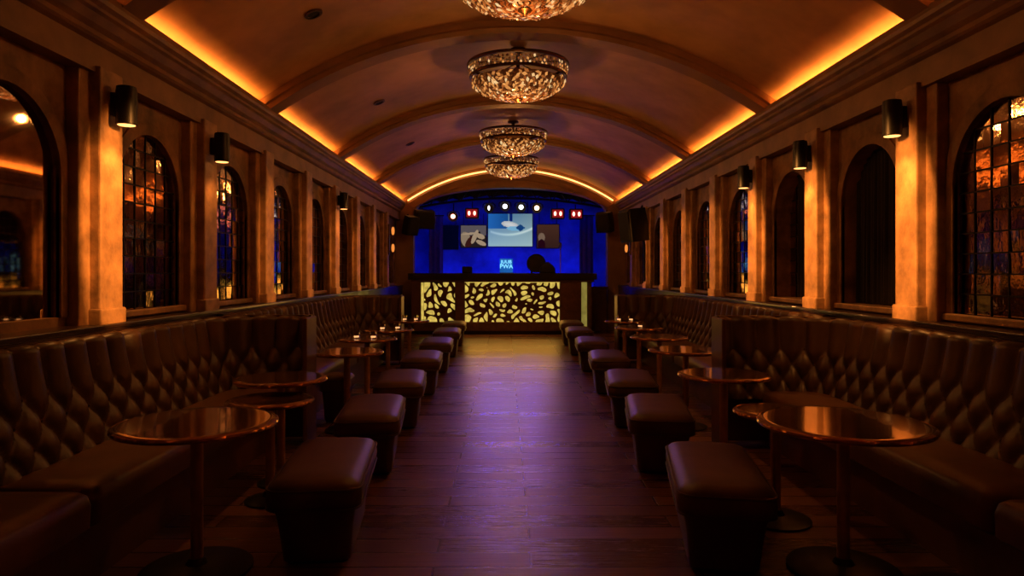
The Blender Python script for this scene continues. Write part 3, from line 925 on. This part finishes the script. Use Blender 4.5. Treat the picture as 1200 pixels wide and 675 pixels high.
# ------------------------------------------------------------------ wall spotlights on the pilasters
def add_light(name, typ, loc, col, power, **kw):
    l = bpy.data.lights.new(name, typ); l.color = col; l.energy = power
    for k, v in kw.items(): setattr(l, k, v)
    o = bpy.data.objects.new(name, l); C.objects.link(o); o.location = loc
    return o
def aim(o, target):
    d_ = Vector(target)-o.location
    o.rotation_euler = d_.to_track_quat('-Z', 'Y').to_euler()

ws = None
WS = [(-1,4.3,26,'black cylinder wall spotlight on the pilaster beside the plain mirror'),(-1,5.75,9,'glowing black wall spotlight on the second pilaster past the plain mirror'),(-1,10.1,9,'small black wall spotlight high on a far pilaster, plain-mirror side'),
      (1,4.65,30,'black wall spotlight on the lit pilaster between the wide mirrored arch and the curtained arch'),(1,6.1,26,'black wall spotlight on the lit pilaster between the two curtained arches'),(1,7.55,24,'black wall spotlight on the pilaster past the narrow curtain strip')]
for s, y, pw, lab in WS:
    x = s*2.51; z = 2.44
    if ws is None:
        ws = thing('wall_spotlight', (x,y,z), 0, lab, 'wall light', 'black spotlights on the pilasters')
        bm = B(); lathe(bm, [(.03,.13),(.058,.12),(.062,.09),(.062,-.115),(.055,-.12),(.05,-.09)], 28); obj('can', bm, 'black_metal', ws, True)
        bm = B(); lathe(bm, [(.001,-.123),(.05,-.121),(.052,-.112)], 24, cap=False); obj('lens', bm, 'lens_warm', ws, True)
        bm = B(); box(bm, -.085, -.04, -.03, .03, -.06, .08); obj('bracket', bm, 'black_metal', ws)
        o = ws; o.rotation_euler.z = 0
    else:
        o = dup(ws, (x,y,z), 0 if s < 0 else PI, lab)
    L = add_light('spot_beam', 'SPOT', (s*2.44, y, z-.14), (1, .36, .07), pw*1.1, spot_size=math.radians(90), spot_blend=.9, shadow_soft_size=.04)
    aim(L, (s*2.62, y, 1.3))

# unseen fill spots added over the opposite cornice, each brightening one pilaster
for s, y, pw in ((-1,4.3,2700),(-1,5.75,900),(-1,7.2,950),(-1,8.65,800),(-1,10.1,950),(-1,11.55,800),(-1,13.0,700),
                 (1,4.65,2900),(1,6.1,2900),(1,7.55,2600),(1,9.0,1300),(1,10.45,1200),(1,11.9,1000),(1,13.35,900)):
    L = add_light('pilaster_fill', 'SPOT', (-s*2.42, y-1.3, 3.16), (1, .36, .07), pw, spot_size=math.radians(15), spot_blend=.5, shadow_soft_size=.04)
    aim(L, (s*2.6, y, 1.68)); L.scale = (.34, 1.1, 1)

# wall lanterns by the stage
wl = None
for s, y, lab in ((-1, 14.45, 'wall lantern with two small warm glass cups, plain-mirror side near the stage'), (1, 14.8, 'wall lantern with two small warm glass cups, curtained-arch side near the stage')):
    if wl is None:
        wl = thing('wall_sconce', (s*2.5, y, 1.85), 0, lab, 'wall light', 'wall lanterns flanking the stage')
        bm = B(); box(bm, -.095, -.07, -.06, .06, -.1, .55, .01); obj('backplate', bm, 'bronze', wl)
        for z in (0, .36):
            bm = B(); tube(bm, [(-.08,0,z-.02),(0,0,z-.05)], .012, 6); obj('arm', bm, 'bronze', wl)
            bm = B(); lathe(bm, [(.015,z-.04),(.03,z),(.034,z+.06),(.026,z+.11),(.01,z+.13)], 18); obj('glass_cup', bm, 'sconce_glow', wl, True)
    else: dup(wl, (s*2.5, y, 1.85), PI, lab)

# ------------------------------------------------------------------ lights
for x, y, l in CH:
    add_light('chandelier_glow', 'POINT', (x, y, 3.12), (1, .38, .085), 17, shadow_soft_size=.04)
L = add_light('bar_floor_fill', 'AREA', (.03, 15.02, .72), (1, .42, .06), 11, shape='RECTANGLE', size=2.0, size_y=.8); L.rotation_euler = (math.radians(62), 0, PI)  # unseen area lamp added to warm the floor before the bar
# stage: blue washes
for x in (-1.6, 0, 1.6):
    L = add_light('stage_wash', 'AREA', (x, 18.6, .95), (.002, .022, 1), 13, shape='RECTANGLE', size=1.4, size_y=.3); aim(L, (x, 19.6, 2.0))
for x in (-1.9, -.6, .6, 1.9):
    L = add_light('stage_beam', 'SPOT', (x, 17.5, 3.5), (.002, .02, 1), 26, spot_size=math.radians(70), spot_blend=.6, shadow_soft_size=.1); aim(L, (x*.9, 19.6, 1.9))
for x in (-.5, .5):  # unseen spots added to tint the aisle floor purple
    L = add_light('floor_tint_fill', 'SPOT', (x, 16.9, 3.0), (.15, .07, 1), 85, spot_size=math.radians(26), spot_blend=.9, shadow_soft_size=.12); aim(L, (x*.4-.1, 8.0, 0))

# ------------------------------------------------------------------ world, camera, view
w = bpy.data.worlds.new('World'); sc.world = w; w.use_nodes = True
w.node_tree.nodes['Background'].inputs[0].default_value = (.0006, .0004, .0003, 1)
cam = bpy.data.cameras.new('camera'); co = bpy.data.objects.new('camera', cam); C.objects.link(co)
co.location = (-.125, 0, 1.4); co.rotation_euler = (PI/2, 0, 0)
cam.sensor_width = 36; cam.lens = 24; cam.shift_x = 8/1200; cam.shift_y = -19.5/1200; cam.clip_start = .05
sc.camera = co
sc.view_settings.view_transform = 'Standard'; sc.view_settings.look = 'None'
sc.view_settings.exposure = 0; sc.view_settings.gamma = 1
sc.cycles.use_denoising = True
try: sc.cycles.denoiser = 'OPENIMAGEDENOISE'
except Exception: pass
sc.cycles.max_bounces = 8; sc.cycles.diffuse_bounces = 4; sc.cycles.glossy_bounces = 4
sc.cycles.caustics_reflective = True
sc.cycles.sample_clamp_indirect = 4.0
